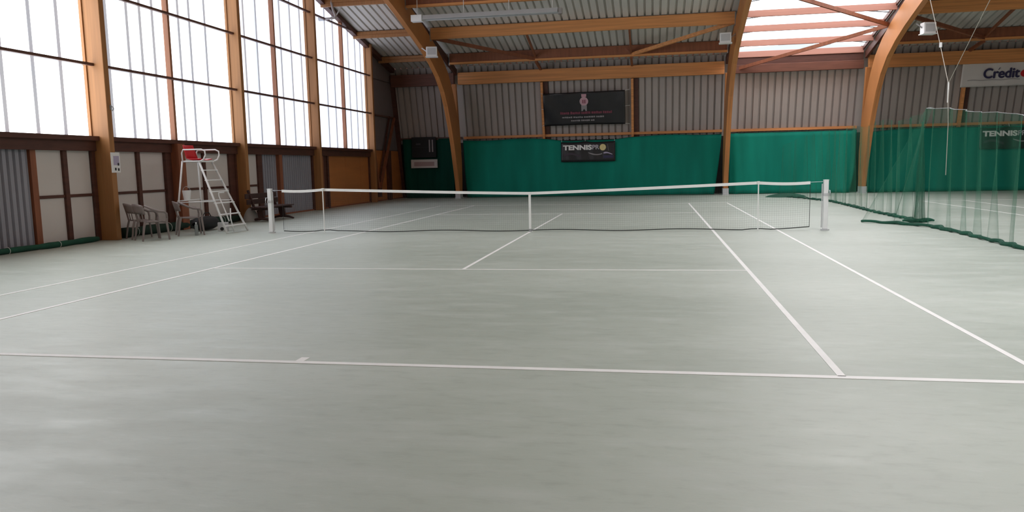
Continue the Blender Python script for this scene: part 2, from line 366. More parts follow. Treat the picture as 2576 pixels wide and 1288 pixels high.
# glazed bays
mull = [-16.4, -10.5, -4.55, 1.33, 7.15, 13.0]
seams = {-4.55:[-6.7,-5.95,-5.2,-4.02,-3.22,-2.45], 1.33:[-.9,-.15,.35,.85,1.97,2.48,3.24], 7.15:[5.42,6.2,7.85,8.62,9.4], 13.0:[10.72,11.6,12.35,13.9,14.65,15.25]}
RZ = [3.98, 5.64, 7.28, 8.9]
for k in range(6):
    ya, yb = PSTY[k][0]+.08, PSTY[k+1][0]-.08; ym = mull[k]
    w = struct('window_%d' % (k+2))
    sm = seams.get(ym, [ya+(ym-ya)/3, ya+(ym-ya)*2/3, ym+(yb-ym)/3, ym+(yb-ym)*2/3])
    cuts = sorted([ya, yb, ym]+sm)
    if k == 3 or k == 2: pass
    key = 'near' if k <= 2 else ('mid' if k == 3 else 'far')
    zc = [gz0]+RZ
    if k == 0:
        MB().quad((GX-.02,ya,gz0),(GX-.02,yb,gz0),(GX-.02,yb,deckz(yb)),(GX-.02,ya,deckz(ya))).build('blank_panel', PANELG, w, solid=.03); continue  # unseen bay left unglazed to dim the floor near the camera
    for a, b in zip(cuts[:-1], cuts[1:]):
        top = min(deckz(a), deckz(b)) if a*b > 0 else min(deckz(a), deckz(b))
        for i, z0 in enumerate(zc):
            z1 = zc[i+1] if i+1 < len(zc) else 12
            za, zb = min(z1, deckz(a)), min(z1, deckz(b))
            if za <= z0 and zb <= z0: continue
            za = max(za, z0); zb = max(zb, z0)
            g = .012; mid = [(a+g+(b-a-2*g)*t, dd) for t, dd in ((0,0),(.04,-.02),(.5,-.028),(.96,-.02),(1,0))]
            rws = [[(GX-.01+dd, y, z0+.01) for y, dd in mid], [(GX-.01+dd, y, max(z0+.02, (za+(zb-za)*(y-a)/(b-a))-.01)) for y, dd in mid]]
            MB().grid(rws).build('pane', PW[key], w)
    for s_ in sm: MB().box(GX-.04, GX+.008, s_-.048, s_+.048, gz0, deckz(s_)).build('seam', SEAM, w)
    for e in (ya, yb): MB().box(GX-.05, GX+.05, e-.03, e+.03, gz0, deckz(e)).build('glazing_edge', W_POST, w)
    MB().box(GX, GX+.14, ym-.045, ym+.045, gz0, deckz(ym)).build('mullion', W_MULL, w)
    for z in RZ:
        lo, hi = ya-.02, yb+.02
        ylim = 14.45-(z-7.32)/.215
        if min(abs(lo),abs(hi)) > ylim and lo*hi > 0: continue
        hi2 = min(hi, ylim) ; lo2 = max(lo, -ylim)
        if hi2 > lo2: MB().box(GX+.15, GX+.23, lo2, hi2, z-.03, z+.03).build('rail', W_RAIL, w)
    MB().box(GX, GX+.22, ya-.02, yb+.02, gz0-.1, gz0).build('sill', W_DARK, w)
    MB().box(GX-.02, GX+.12, ya, yb, 2.05, gz0-.1).build('head_board', W_DARK, w)
# grey blank panels towards both corners
def blank(y0, y1, z0, z1):
    m = MB(); 
    za, zb = min(z1, deckz(y0)), min(z1, deckz(y1))
    m.quad((GX-.02,y0,z0),(GX-.02,y1,z0),(GX-.02,y1,zb),(GX-.02,y0,za)); return m.build('blank_panel', PANELG, wl, solid=.03)
for s_ in (1,-1):
    for z0, z1 in ((2.4,3.95),(4.0,5.6),(5.65,9)):
        a, b = (15.93, 20.5) if s_ > 0 else (-20.5, -19.4)
        blank(a, b, z0, z1)
    a, b = (15.93, 20.3) if s_ > 0 else (-20.3, -19.4)
    MB().box(GX, GX+.1, a, b, 3.93, 4.0).build('rail', W_RAIL, wl)
# corner brace pair and corner posts
MB().bar((GX+.2, 16.45, .35), (GX+.12, 19.15, 3.95), .1, .12).build('brace', W_RED, wl)
MB().bar((GX+.12, 16.75, .9), (GX+.08, 18.55, 4.0), .07, .08).build('brace', W_DARK, wl)
MB().bar((GX+.25, 16.35, .35), (GX+.2, 15.98, 2.4), .1, .12).build('brace', W_RED, wl)
MB().box(GX+.0, GX+.32, 16.2, 16.5, .22, .62).build('brace_shoe', W_DARK, wl)
MB().box(GX, GX+.12, 18.05, 18.5, 0, 2.36).build('post', W_DARK, wl)
MB().bar((GX+.08, wy(.05)-.1, .05), (GX+.08, wy(6)-.1, 6), .2, .2, up=(0,1,0)).build('corner_post', W_DARK, wl)
# lower wall: panels, boards, corrugated dado
def panel(y0, y1, z0, z1, m=PANEL, name='panel'): return MB().box(GX-.06, GX-.01, y0, y1, z0, z1).build(name, m, wl, bevel=.004)
def stile(y0, y1, z0=0, z1=2.05, d=.05, m=W_DARK): return MB().box(GX-.05, GX+d, y0, y1, z0, z1).build('stile', m, wl)
def bay(cols, z=(.04, 1.03, 1.09, 2.05)):
    for a, b in cols:
        panel(a, b, z[0], z[1]); panel(a, b, z[2], z[3])
        MB().box(GX-.05, GX+.02, a-.02, b+.02, z[1], z[2]).build('rail', W_DARK, wl)
def dado(y0, y1):
    m = corrugated(y1-y0, lambda u, v, d: (GX-.005-d, y0+u, v), (.05, 2.28), pitch=.16, groove=.055, depth=.05); m.build('dado_sheet', CLAD_D, wl, solid=.003)
bay([(-3.41,-2.66),(-2.54,-1.80)]); stile(-3.56,-3.41, m=W_RED); stile(-2.66,-2.54)
dado(-7.4,-3.58)
bay([(-1.0,-.22),(-.1,.88)]); stile(-1.4,-1.0, m=W_RED); stile(-.22,-.1); stile(.88,1.12, 0, 2.28,.08); stile(1.12,1.42,0,2.28,.3,W_RED); stile(1.42,1.62,0,2.28,.06)
bay([(1.62,2.64),(2.76,4.0)]); stile(2.64,2.76); stile(4.0,4.3)
bay([(4.98,5.72)]); stile(4.7,4.98,m=W_RED); stile(5.72,6.0)
dado(6.0, 9.8); stile(7.05,7.27,0,2.05,.12,W_RED)
stile(10.2,11.15, d=.02); stile(10.6,10.72,0,2.28,.08,W_RED); stile(11.1,11.25,0,2.3,.07)
for a, b in ((11.25,13.0),(13.02,14.7),(14.72,15.72),(15.95,18.04),(18.52,20.4)):
    MB().box(GX-.05, GX+.01, a, b, .04, 2.36).build('plywood_board', W_BOARD, wl, bevel=.004)
dado(-13.3,-7.6); dado(-19.2,-13.55)
MB().box(GX-.02, GX+.05, -20.5, 20.5, 0, .05).build('plinth', W_RED, wl)
# right gable
wr = struct('wall_right')
for y0 in range(-20, 20, 4):
    y1 = y0+4
    zt = [min(deckz(y0), 10.4), min(deckz(y1), 10.4)]
    MB().quad((RX,y0,0),(RX,y1,0),(RX,y1,zt[1]),(RX,y0,zt[0])).build('cladding_sheet', CLAD, wr, solid=.05)
MB().quad((RX,20,0),(RX,20.6,0),(RX,20.6,5.9),(RX,20,6.1)).build('cladding_sheet', CLAD, wr, solid=.05)
MB().quad((RX,-20,0),(RX,-20.6,0),(RX,-20.6,5.9),(RX,-20,6.1)).build('cladding_sheet', CLAD, wr, solid=.05)
# ------------------------------------------------------------------ backdrop curtains
def curtain(x0, x1, y, zt, label, sag=None, pull=(.12,.12), amp=.03, seed=1, y1=None, m_=None, pe=1.3):
    rnd = random.Random(seed); n = max(30, int((x1-x0)/.07)); ph = [rnd.uniform(0,6.28) for _ in range(5)]
    rws = []
    for i in range(15):
        t = i/14
        row = []
        for j in range(n+1):
            s = j/n; xl = x0+pull[0]*t**1.6; xr = x1-pull[1]*t**pe; x = xl+(xr-xl)*s
            top = zt-(sag(x) if sag else 0)
            edge = max(0, 1-min(s*(x1-x0), (1-s)*(x1-x0))/.9)
            a = amp*(.35+.65*t)*(1+2.0*edge)
            d = a*(math.sin(x*2.1+ph[0])+.6*math.sin(x*5.3+ph[1]+t)+.4*math.sin(x*11+ph[2]-1.5*t)*(.3+edge)+.5*math.sin(x*1.1+t*4+ph[3])*t)
            z = top*(1-t)+.015*t
            row.append((x, y+d, z))
        rws.append(row)
    o = thing('backdrop_curtain', ((x0+x1)/2, y, 0), label, 'curtain', 'green backdrop curtains along the far wall')
    def off(r): return [(p[0]-(x0+x1)/2, p[1]-y, p[2]) for p in r]
    MB().grid([off(r) for r in rws]).build('curtain_cloth', m_ or GREEN, o, smooth=True, solid=.006)
    MB().tube(off([(p[0], p[1], p[2]+.005) for p in rws[0]][::3]), .012, 6).build('top_hem', GREEND, o)
    MB().tube(off([(p[0], p[1], max(.02,p[2])) for p in rws[-1]][::3]), .018, 6).build('bottom_hem', GREEND, o)
    for k in range(0, n+1, max(8, n//18)):
        p = rws[0][k]; q = off([p])[0]; MB().bar(q, (q[0], q[1]+.25, q[2]+.10), .008, .008).build('tie', GREEND, o)
    return o
curtain(-9.55, -6.85, 19.82, 2.92, 'short shaded green curtain in the far left corner behind the scoreboard', seed=2, m_=GREEN_SHADED)
curtain(-6.36, 5.88, 19.42, 2.80, 'long green backdrop curtain with the black banner, between the left and middle arches', sag=lambda x: .16*math.exp(-((x+.2)/1.6)**4)+.05*(math.sin(x*.9)**2), seed=3, pull=(.12,.30))
curtain(6.22, 11.72, 19.42, 2.78, 'narrower lighter green curtain below the skylight, between the two middle arches', seed=4, amp=.045, pull=(.02,.24), pe=3)
curtain(12.1, 24.2, 19.42, 2.78, 'green backdrop curtain of the second court, seen behind the netting', sag=lambda x: .10*math.exp(-((x-12.2)/.8)**2), seed=5)
# ------------------------------------------------------------------ text helper
def text_mesh(body, w, h, bold=.02, space=1.0, shear=0, thick=0):
    cu = bpy.data.curves.new('text', 'FONT'); cu.body = body; cu.size = 1; cu.offset = bold; cu.extrude = .004; cu.space_character = space; cu.shear = shear
    ob = bpy.data.objects.new('text', cu); C.objects.link(ob); dg = bpy.context.evaluated_depsgraph_get(); dg.update()
    me = bpy.data.meshes.new_from_object(ob.evaluated_get(dg)); bpy.data.objects.remove(ob)
    xs = [v.co.x for v in me.vertices]; ys = [v.co.y for v in me.vertices]
    sx = w/(max(xs)-min(xs)); sy = h/(max(ys)-min(ys)); x0, y0 = min(xs), min(ys)
    for v in me.vertices: v.co = ((v.co.x-x0)*sx, v.co.z*.6, (v.co.y-y0)*sy)      # stands in the x-z plane, facing -y
    if thick:
        V = [tuple(v.co) for v in me.vertices]; F = [tuple(p.vertices) for p in me.polygons]; v2 = []; f2 = []
        for i, (dx, dz) in enumerate(((0,0),(thick,0),(-thick,0),(0,thick*.8),(0,-thick*.8))):
            n = len(v2); v2 += [(a+dx, b-.0006*i, c+dz) for a, b, c in V]; f2 += [tuple(n+j for j in f) for f in F]
        me = bpy.data.meshes.new('text'); me.from_pydata(v2, [], f2)
    return me
def lettering(body, x, y, z, w, h, m, parent, bold=.02, space=1.0, tilt=0, rot=0, name='lettering', thick=0):
    me = text_mesh(body, w, h, bold, space, thick=thick); me.materials.clear(); me.materials.append(m)
    for p in me.polygons: p.material_index = 0
    o = bpy.data.objects.new(name, me); link(o, parent); o.location = (x, y, z); o.rotation_euler = (tilt, rot, 0); return o
def disc(cx, cz, r, y, k=28):
    m = MB(); m.quad(*[(cx+r*math.cos(2*math.pi*i/k), y, cz+r*math.sin(2*math.pi*i/k)) for i in range(k)]); return m
def strip(pts, w, y):                                                   # flat printed ribbon in the x-z plane
    m = MB(); up, dn = [], []
    for i, (x, z) in enumerate(pts):
        ww = w[i] if isinstance(w, list) else w
        up.append((x, y, z+ww/2)); dn.append((x, y, z-ww/2))
    m.grid([up, dn]); return m
# ------------------------------------------------------------------ TENNISPRO banners on the curtains
def pro_banner(x, z, label):
    W, H = 2.56, .93
    b = thing('vinyl_banner', (x, 19.30, z), label, 'banner')
    def top(s): return H+.05*math.exp(-((s-.45)/.10)**2)-.03*math.sin(math.pi*s)+.01
    rws = []
    for i in range(9):
        t = i/8
        rws.append([(W*j/30, .012*math.sin(j*.9+t*2)*(1-.3*t), t*top(j/30)) for j in range(31)])
    MB().grid(rws).build('sheet', BLACK, b, smooth=True, solid=.004)
    lettering('TENNIS', .10, -.03, .55, 1.37, .24, WTAPE, b, .045)
    lettering('PR', 1.49, -.03, .57, .33, .21, mat('print_silver', (.55,.53,.58), .5), b, .02)
    disc(1.98, .66, .15, -.034).build('printed_ball', YELLOW, b, label='yellow ball standing for the letter O')
    MB().tube([(1.98+.15*math.cos(a)*.93-.06, -.036, .66+.13*math.sin(a)) for a in [(-.7+1.4*i/8) for i in range(9)]], .006, 4).build('ball_seam', WTAPE, b)
    strip([(2.20+.05*t, .80-.30*t) for t in [i/6 for i in range(7)]], .07, -.034).build('printed_figure', GREYP, b)
    strip([(1.30+.09*i, .42-.10*math.sin(i*.35)) for i in range(9)], [.03,.05,.06,.06,.05,.05,.05,.04,.03], -.034).build('printed_swoosh', GREYP, b, label='pale printed swoosh')
    strip([(1.95+.06*i, .36+.05*math.sin(i*.5)) for i in range(9)], [.03,.05,.07,.07,.06,.05,.05,.04,.03], -.034).build('printed_swoosh', LILAC, b)
    strip([(.15+.1*i, .30+.08*math.sin(i*.5)) for i in range(9)], .10, -.033).build('printed_figure', mat('print_plum', (.05,.035,.05), .6), b)
    strip([(2.0+.06*i, .22) for i in range(9)], .12, -.033).build('printed_figure', NAVY, b)
    for xe in (.03, 1.15, W-.03): MB().bar((xe, .01, top(xe/W)-.02), (xe, .08, top(xe/W)+.14), .01, .01).build('tie', WTAPE, b)
    return b
pro_banner(-1.53, 1.64, 'black banner with white lettering and yellow ball hung on the long green curtain')
pro_banner(16.70, 1.80, 'black banner with pale lettering seen through the green netting at the right')
# ------------------------------------------------------------------ black banner on the wall
TILT = math.atan(.235)
b = thing('wall_banner', (-2.34, wy(3.36)-.32, 3.36), 'large black banner with pink rosette emblem tied between two wall posts', 'banner')
b.rotation_euler.x = TILT
Wb, Hb = 3.84, 1.58
rws = []
for i in range(17):
    t = i/16; row = []
    for j in range(49):
        s = j/48; f = .06*math.sin((s*9-(1-t)*3)*2)*math.exp(-s*4)+.03*math.sin((s*8+(1-t)*3)*2)*math.exp(-(1-s)*4)+.012*math.sin(s*14+t*3)
        row.append((Wb*s+.05*(1-t)*(.5-s)*0, f, Hb*t+.03*math.sin(s*math.pi)*(t-1)*-1-.04*(1-s)*t))
    rws.append(row)
MB().grid(rws).build('sheet', BLACK, b, smooth=True, solid=.004)
ex, ez, ey = 1.93, 1.13, -.06
disc(ex, ez, .20, ey).build('emblem_disc', PINK, b, label='round pink emblem')
m = MB().tube([(ex+.185*math.cos(2*math.pi*i/28), ey-.002, ez+.185*math.sin(2*math.pi*i/28)) for i in range(28)], .018, 4, closed=True); m.build('emblem_ring', mat('print_blush', (.72,.52,.56), .6), b)
for dx in (-.05, .05):
    MB().box(ex+dx-.02, ex+dx+.02, ey-.006, ey-.003, ez-.09, ez+.07).build('emblem_monogram', PINKD, b)
for dz in (-.06, 0, .06): MB().box(ex-.07, ex+.07, ey-.006, ey-.003, ez+dz-.012, ez+dz+.005).build('emblem_monogram', PINKD, b)
MB().quad((ex-.11,ey,ez+.2),(ex+.11,ey,ez+.2),(ex+.12,ey,ez+.34),(ex-.12,ey,ez+.34)).build('emblem_crest', PINK, b)
MB().quad((ex-.13,ey,ez-.17),(ex+.13,ey,ez-.17),(ex+.13,ey,ez-.45),(ex+.07,ey,ez-.45),(ex,ey,ez-.34),(ex-.07,ey,ez-.45),(ex-.13,ey,ez-.45)).build('emblem_ribbon', GREYP, b)
def wordrow(x0, x1, z, h, m, gaps, seed):
    r = random.Random(seed); x = x0; k = 0
    while x < x1-.05:
        w = r.uniform(.05, .11); MB().box(x, min(x+w, x1), ey-.003, ey, z+.010*r.random(), z+h*r.uniform(.75,1)).build('printed_mark', m, b); x += w+(.05 if k%5==4 else .016); k += 1
wordrow(.80, 3.25, .54, .13, PINKD, 0, 1); wordrow(.88, 2.85, .36, .085, GREYP, 0, 2); wordrow(1.3, 2.4, .20, .085, GREYP, 0, 3)
for x0_, z0_, x1_, z1_ in ((0,1.53,-.1,1.55),(Wb,1.56,Wb+.2,1.6),(0,.8,-.1,.82),(Wb,.85,Wb+.22,.86),(0,.04,-.1,0),(Wb,.03,Wb+.2,0)):
    MB().bar((x0_, 0, z0_), (x1_, .05, z1_), .012, .012).build('tie', WTAPE, b)
# ------------------------------------------------------------------ Crédit banner
b = thing('sponsor_banner', (15.80, wy(4.47)-.3, 4.47), 'white banner with dark blue lettering below the eaves beam at the right edge', 'banner')
b.rotation_euler.x = TILT
rws = []
for i in range(11):
    t = i/10; rws.append([(5.0*j/60, .012*math.sin(j*.5+t*2)+.01*math.sin(j*.17), 1.06*t+.02*(j/60)) for j in range(61)])
MB().grid(rws).build('sheet', VINYLW, b, smooth=True, solid=.004)
lettering('Credit', .86, -.04, .36, 1.38, .40, NAVY, b, 0, thick=.02)
MB().bar((.86+.545,-.042,.36+.335),(.86+.60,-.042,.36+.43),.006,.05,up=(0,1,0)).build('acute_accent', NAVY, b)
m = MB(); m.quad(*[(2.47+.19*math.cos(a), -.04, .52+.16*math.sin(a)) for a in [math.pi*.55+i*.26 for i in range(15)]]); m.build('printed_logo', REDP, b, label='red printed logo after the word')
strip([(.25+.12*i, .285+.012*math.sin(i)) for i in range(18)], .022, -.035).build('printed_rule', GREYP, b)
strip([(2.5+.12*i, .30) for i in range(18)], .03, -.035).build('printed_rule', GREYP, b)
# ------------------------------------------------------------------ scoreboard, sign
b = thing('scoreboard', (-8.42, 19.66, 2.02), 'black scoreboard with two pale number cards on the dark corner curtain', 'scoreboard')
MB().box(-.62, .62, 0, .05, 0, 1.0).build('board', mat('board_black', (.008,.009,.01), .7), b, bevel=.005)
for dx in (.30, .45): MB().box(dx-.035, dx+.035, -.02, 0, .26, .86).build('number_card', GREYP, b)
for dz in (.02, .5, .96): MB().box(-.6, .6, -.012, 0, dz-.01, dz+.01).build('batten', mat('batten_dark', (.02,.02,.022), .6), b)
MB().box(-.4, -.16, -.015, 0, .62, .70).build('number_card', mat('card_dark', (.05,.045,.05), .6), b)
b = thing('notice_board', (-8.42, 19.64, 1.50), 'long white notice board below the black scoreboard', 'sign')
MB().box(-.68, .68, 0, .03, 0, .42).build('board', VINYLW, b, bevel=.004)
MB().box(-.52, .52, -.004, 0, .09, .30).build('printed_panel', mat('print_dusty', (.42,.30,.30), .6), b)
# ------------------------------------------------------------------ tennis net
net = thing('tennis_net', (0, 0, 0), 'tennis net with white headband stretched across the near court', 'net')
def nz_(x):
    a = abs(x)
    if a < 5.03: return .914+(1.07-.914)*(a/5.03)**1.15
    return 1.07-.03*math.sin(math.pi*(a-5.03)/(6.3-5.03)) if a < 6.3 else 1.06
NW = 6.1
xs = [-NW+2*NW*i/122 for i in range(123)]
m = MB()
rws_f = [[(x, -.008, nz_(x)) for x in xs], [(x, -.012, nz_(x)-.062) for x in xs]]
rws_b = [[(x, .012, nz_(x)-.062) for x in xs], [(x, .008, nz_(x)) for x in xs]]
m.grid(rws_f+rws_b[:1]+rws_b[1:]+[rws_f[0]]); m.build('headband', WTAPE, net)
def nb(x): return .035+.015*math.sin(x*2.3)+.05*max(0, abs(x)-5.3)**2+(.02 if abs(abs(x)-5.03)<.2 else 0)
m = MB(); st = .048
n = int(2*NW/st)
for i in range(n+1):
    x = -NW+i*st; m.bar((x, 0, nb(x)), (x, 0, nz_(x)-.05), .0011, .0011)
for j in range(1, 20):
    t = j/20
    for i in range(0, 60):
        xa = -NW+2*NW*i/60; xb_ = -NW+2*NW*(i+1)/60
        za = nb(xa)*(1-t)+(nz_(xa)-.05)*t; zb = nb(xb_)*(1-t)+(nz_(xb_)-.05)*t
        m.bar((xa,0,za), (xb_,0,zb), .0011, .0011)
m.build('netting', NETC, net, kind='stuff')
MB().tube([(x, 0, nb(x)) for x in xs[::2]], .011, 6).build('bottom_cord', BLACKN, net)
for sx in (-1, 1):
    MB().tube([(sx*NW, 0, nb(NW)), (sx*NW, 0, nz_(NW)-.03)], .005, 6).build('side_cord', BLACKN, net)
    MB().tube([(sx*NW, 0, nz_(NW)-.02), (sx*6.38, 0, 1.045)], .005, 6).build('cable', STEEL, net)
MB().box(-.026, .026, -.018, .018, .06, .912).build('centre_strap', WTAPE, net, bevel=.004)
MB().box(-.03, .03, -.03, .03, 0, .06).build('strap_anchor', STEEL, net)
def net_post(x, label):
    p = thing('net_post', (x, 0, 0), label, 'post', 'white posts of the tennis net'); s = 1 if x > 0 else -1
    MB().box(-.048, .048, -.048, .048, .03, 1.07).build('upright', WHITE, p, bevel=.01)
    MB().box(-.055, .055, -.055, .055, .74, .80).build('collar', GREYM, p, bevel=.005)
    MB().box(-.052, .052, -.052, .052, 1.07, 1.085).build('cap', WHITE, p, bevel=.004)
    MB().cyl((0,0), .09, 0, .03).build('ground_socket', GREYM, p)
    MB().tube([(-s*.075,0,.06),(-s*.075,0,1.0)], .012, 6).build('lacing_bar', GREYM, p)
    MB().tube([(s*.06,-.05,.86),(s*.06,-.10,.86),(s*.06,-.12,.80),(s*.06,-.12,.74)], .010, 6).build('crank_handle', STEEL, p)
net_post(-6.42, 'white net post at the left end of the tennis net, beside the umpire chair')
net_post(6.42, 'white net post at the right end of the tennis net, towards the green netting')
for x, lb in ((-5.03,'thin white singles stick holding up the headband near the left net post'),(5.03,'thin white singles stick holding up the headband near the right net post')):
    p = thing('singles_stick', (x, -.03, 0), lb, 'stick', 'singles sticks under the headband')
    MB().tube([(0,0,0),(0,0,1.05)], .013, 8).build('stick', WTAPE, p)
    MB().box(-.025,.025,-.02,.04,1.045,1.075).build('notch', WTAPE, p)
# ------------------------------------------------------------------ green divider nets
def divider(path, zt, label, seed, name_pts=None, lean=None, amp=.09, wl_=.42):
    rnd = random.Random(seed)
    P = [Vector((x, y)) for x, y in path]; seg = [0]
    for a, b_ in zip(P[:-1], P[1:]): seg.append(seg[-1]+(b_-a).length)
    Lt = seg[-1]; n = int(Lt/.045)
    def at(s):
        for k in range(len(P)-1):
            if s <= seg[k+1]+1e-6:
                f = (s-seg[k])/(seg[k+1]-seg[k]); d = (P[k+1]-P[k]).normalized(); return P[k].lerp(P[k+1], f), d
        return P[-1], (P[-1]-P[-2]).normalized()
    ph = [rnd.uniform(0,6.28) for _ in range(6)]
    rws = []
    for i in range(13):
        t = i/12; row = []
        for j in range(n+1):
            s = Lt*j/n; p, d = at(s); nrm = Vector((-d.y, d.x))
            w = math.sin(s/wl_*6.28*.5+ph[0]+1.5*math.sin(s*.8+ph[1])); fold = amp*(w+.5*math.sin(s*9+ph[2]+2*t)+.3*math.sin(s*17+ph[3]))*(.5+.6*t)
            slip = .16*math.sin(s*7.3+ph[4]+1.2*math.sin(s*1.7))*(.6+.4*t)                 # makes the folds overlap
            top = zt(s, Lt) if callable(zt) else zt
            z = top*(1-t)+.02*t
            q = p+nrm*fold+d*slip
            if lean:
                lv = lean(s, Lt); q = q+Vector(lv)*(1-t)
            row.append((q.x, q.y, z))
        rws.append(row)
    o = thing('divider_net', (path[0][0], path[0][1], 0), label, 'net', 'green nets dividing the two courts')
    ox, oy = path[0]
    L_ = lambda r: [(p[0]-ox, p[1]-oy, p[2]) for p in r]
    MB().grid([L_(r) for r in rws]).build('netting', GNET, o, smooth=True)
    hem = [(at(Lt*j/160)[0].x+.03*math.sin(j*1.3+ph[5]), at(Lt*j/160)[0].y, .035+.012*math.sin(j*.9)) for j in range(161)]
    MB().tube(L_(hem), [.030+.022*abs(math.sin(j*.21+ph[0]))*abs(math.sin(j*.07)) for j in range(161)], 7).build('bottom_hem', GREEND, o)
    if seed == 11: MB().tube(L_(rws[0][::6]), .006, 5).build('top_cable', STEEL, o)
    return o, rws
near, nr = divider([(7.7,2.1),(8.2,1.55),(8.5,1.05),(8.72,.55),(8.75,-1.2),(8.70,-2.4),(8.65,-4.0),(8.6,-8),(8.6,-14)], lambda s, L: 2.60-.095*max(0,s-1.5)-.03*math.sin(s*1.2)**2, 'green divider net in the foreground right, bottom hem sweeping to the frame edge', 11, lean=lambda s, L: (1.05*max(0,1-s/1.5), -1.1*max(0,1-s/1.5)) )
far, fr = divider([(8.95,1.85),(8.95,2.4),(8.9,5.6),(9.0,8.5),(9.05,11.6),(8.6,14.4),(8.0,16.2)], lambda s, L: 2.55-.10*math.sin(s*.9)**2-(.5*max(0,(s-L+2)/2)), 'green divider net further back, gathered in a bunch behind the nearer net', 12)
# gathered bunch where the two nets meet
o = thing('net_bunch', (8.92, 2.0, 0), 'dark bunched bundle of green netting where the two divider nets meet', 'net')
for k in range(7):
    a = k*.9; pts = [(.13*math.cos(a)*(t**1.3)+.02*math.sin(5*t+k), .14*math.sin(a)*(t**1.3), 2.3*(1-t)+.03) for t in [i/12 for i in range(13)]]
    MB().tube(pts, [.008+.030*t for t in [i/12 for i in range(13)]], 7).build('gathered_fold', BUNCH, o, smooth=True)
MB().tube([(.35-.9*t*.8, .05-.1*t, .04+.02*math.sin(t*9)) for t in [i/14 for i in range(15)]], [.02+.05*math.sin(math.pi*i/14) for i in range(15)], 7).build('bottom_hem', GREEND, o)
# far heap
o = thing('net_heap', (8.2, 15.9, 0), 'small heap of green netting on the floor below the lighter curtain', 'net')
m = MB(); R_ = random.Random(3)
rws = []
for i in range(7):
    t = i/6; rws.append([((.75*(1-t)+.04)*math.cos(a)*(1+.15*math.sin(3*a)), (.35*(1-t)+.04)*math.sin(a), .16*math.sin(t*1.57)**.7) for a in [6.2832*j/20 for j in range(21)]])
m.grid(rws); m.build('heap', GREEND, o, smooth=True)
# suspension ropes
ROPE = mat('rope_beige', (.50,.46,.40), .8)
def rope(pts, label, r=.007):
    o = thing('suspension_rope', pts[0], label, 'rope', 'white ropes holding up the divider net'); p0 = Vector(pts[0])
    MB().tube([tuple(Vector(p)-p0) for p in pts], r, 6).build('rope', ROPE, o); return o
o = rope([(8.78,.12,3.03),(8.79,.75,3.95),(8.8,1.47,4.96),(8.8,3.4,7.75),(8.8,4.3,9.3)], 'white rope rising from the divider net towards the skylight on the left side')
MB().cyl((0,0), .03, .80, .90, 10).build('pulley', WHITE, o).location = (.01,.56,0)
rope([(8.78,.10,3.03),(8.8,-1.68,4.33),(8.8,-5.5,7.1),(8.8,-7.0,8.3)], 'thin rope slanting up to the right from the top of the divider net', .006)
o = rope([(8.78,.10,3.05),(8.78,.08,2.6),(8.79,.05,2.2),(8.79,.06,1.14)], 'white cord hanging straight down from the knot of the divider net', .008)
MB().tube([(0,0,0),(0,0,-.42)], .016, 6).build('knot', WTAPE, o)
# ------------------------------------------------------------------ floodlights, heater, flue
def flood(x, y, z, rz, label, sx=1):
    f = thing('floodlight', (x, y, z), label, 'lamp', 'white box floodlights on the arches', rz)
    MB().box(-.22, .22, -.14, .14, -.19, .19).build('housing', WHITE, f, bevel=.02)
    MB().box(-.17, .17, -.15, -.14, -.13, .13).build('lamp_glass', GREYM, f)
    MB().box(-.25, .25, -.17, .17, -.22, -.19).build('visor', WHITE, f, bevel=.005)
    MB().bar((sx*.22, 0, .02), (sx*.40, .05, .16), .04, .04).build('bracket', STEEL, f)
flood(-6.06, 13.4, 6.18, .25, 'white box floodlight on the leftmost arch near the windows', -1)
flood(5.55, 14.2, 6.28, -.1, 'white box floodlight on the left side of the middle arch', 1)
flood(12.35, 12.7, 6.05, .2, 'pale box floodlight in the shade right of the sunlit arch', -1)
h = thing('tube_heater', (-6.0, 11.0, 7.05), 'long grey tube heater hanging under the roof purlins', 'heater')
MB().box(-.1, .32, -.14, .14, -.12, .12).build('burner_box', WHITE, h, bevel=.01)
MB().tube([(.3,0,0),(5.45,0,-.05)], .055, 10).build('heating_tube', STEEL, h)
m = MB(); rws = []
for x in (.35, 5.4): rws.append([(x, yy, zz_) for yy, zz_ in ((-.19,-.07),(-.10,.09),(.10,.09),(.19,-.07))])
m.grid(rws); m.build('reflector', GREYM, h, solid=.01)
for x in (.12, 1.9, 3.6, 5.2): MB().tube([(x,0,.1),(x,0,.95)], .012, 6).build('hanger', WTAPE, h)
MB().box(5.4, 5.55, -.1, .1, -.12, .08).build('end_cap', STEEL, h)
f = thing('flue_pipe', (-9.35, 11.2, 7.3), 'pale flue pipe with elbows crossing the top of the last window bay', 'pipe')
MB().tube([(3.1,-.2,.72),(.15,-.05,.72),(.03,0,.68),(.0,0,.58),(.06,0,.3),(.16,0,.06),(.12,0,.0),(-.1,0,-.02),(-.55,0,-.02)], .045, 10).build('pipe', mat('flue_enamel', (.42,.38,.37), .4), f, smooth=True)
MB().tube([(.16,0,.06),(.42,.05,.45)], .025, 6).build('stay', GREYM, f)
MB().tube([(-.32,0,-.02),(-.56,0,-.02)], .075, 10).build('wall_collar', STEEL, f)
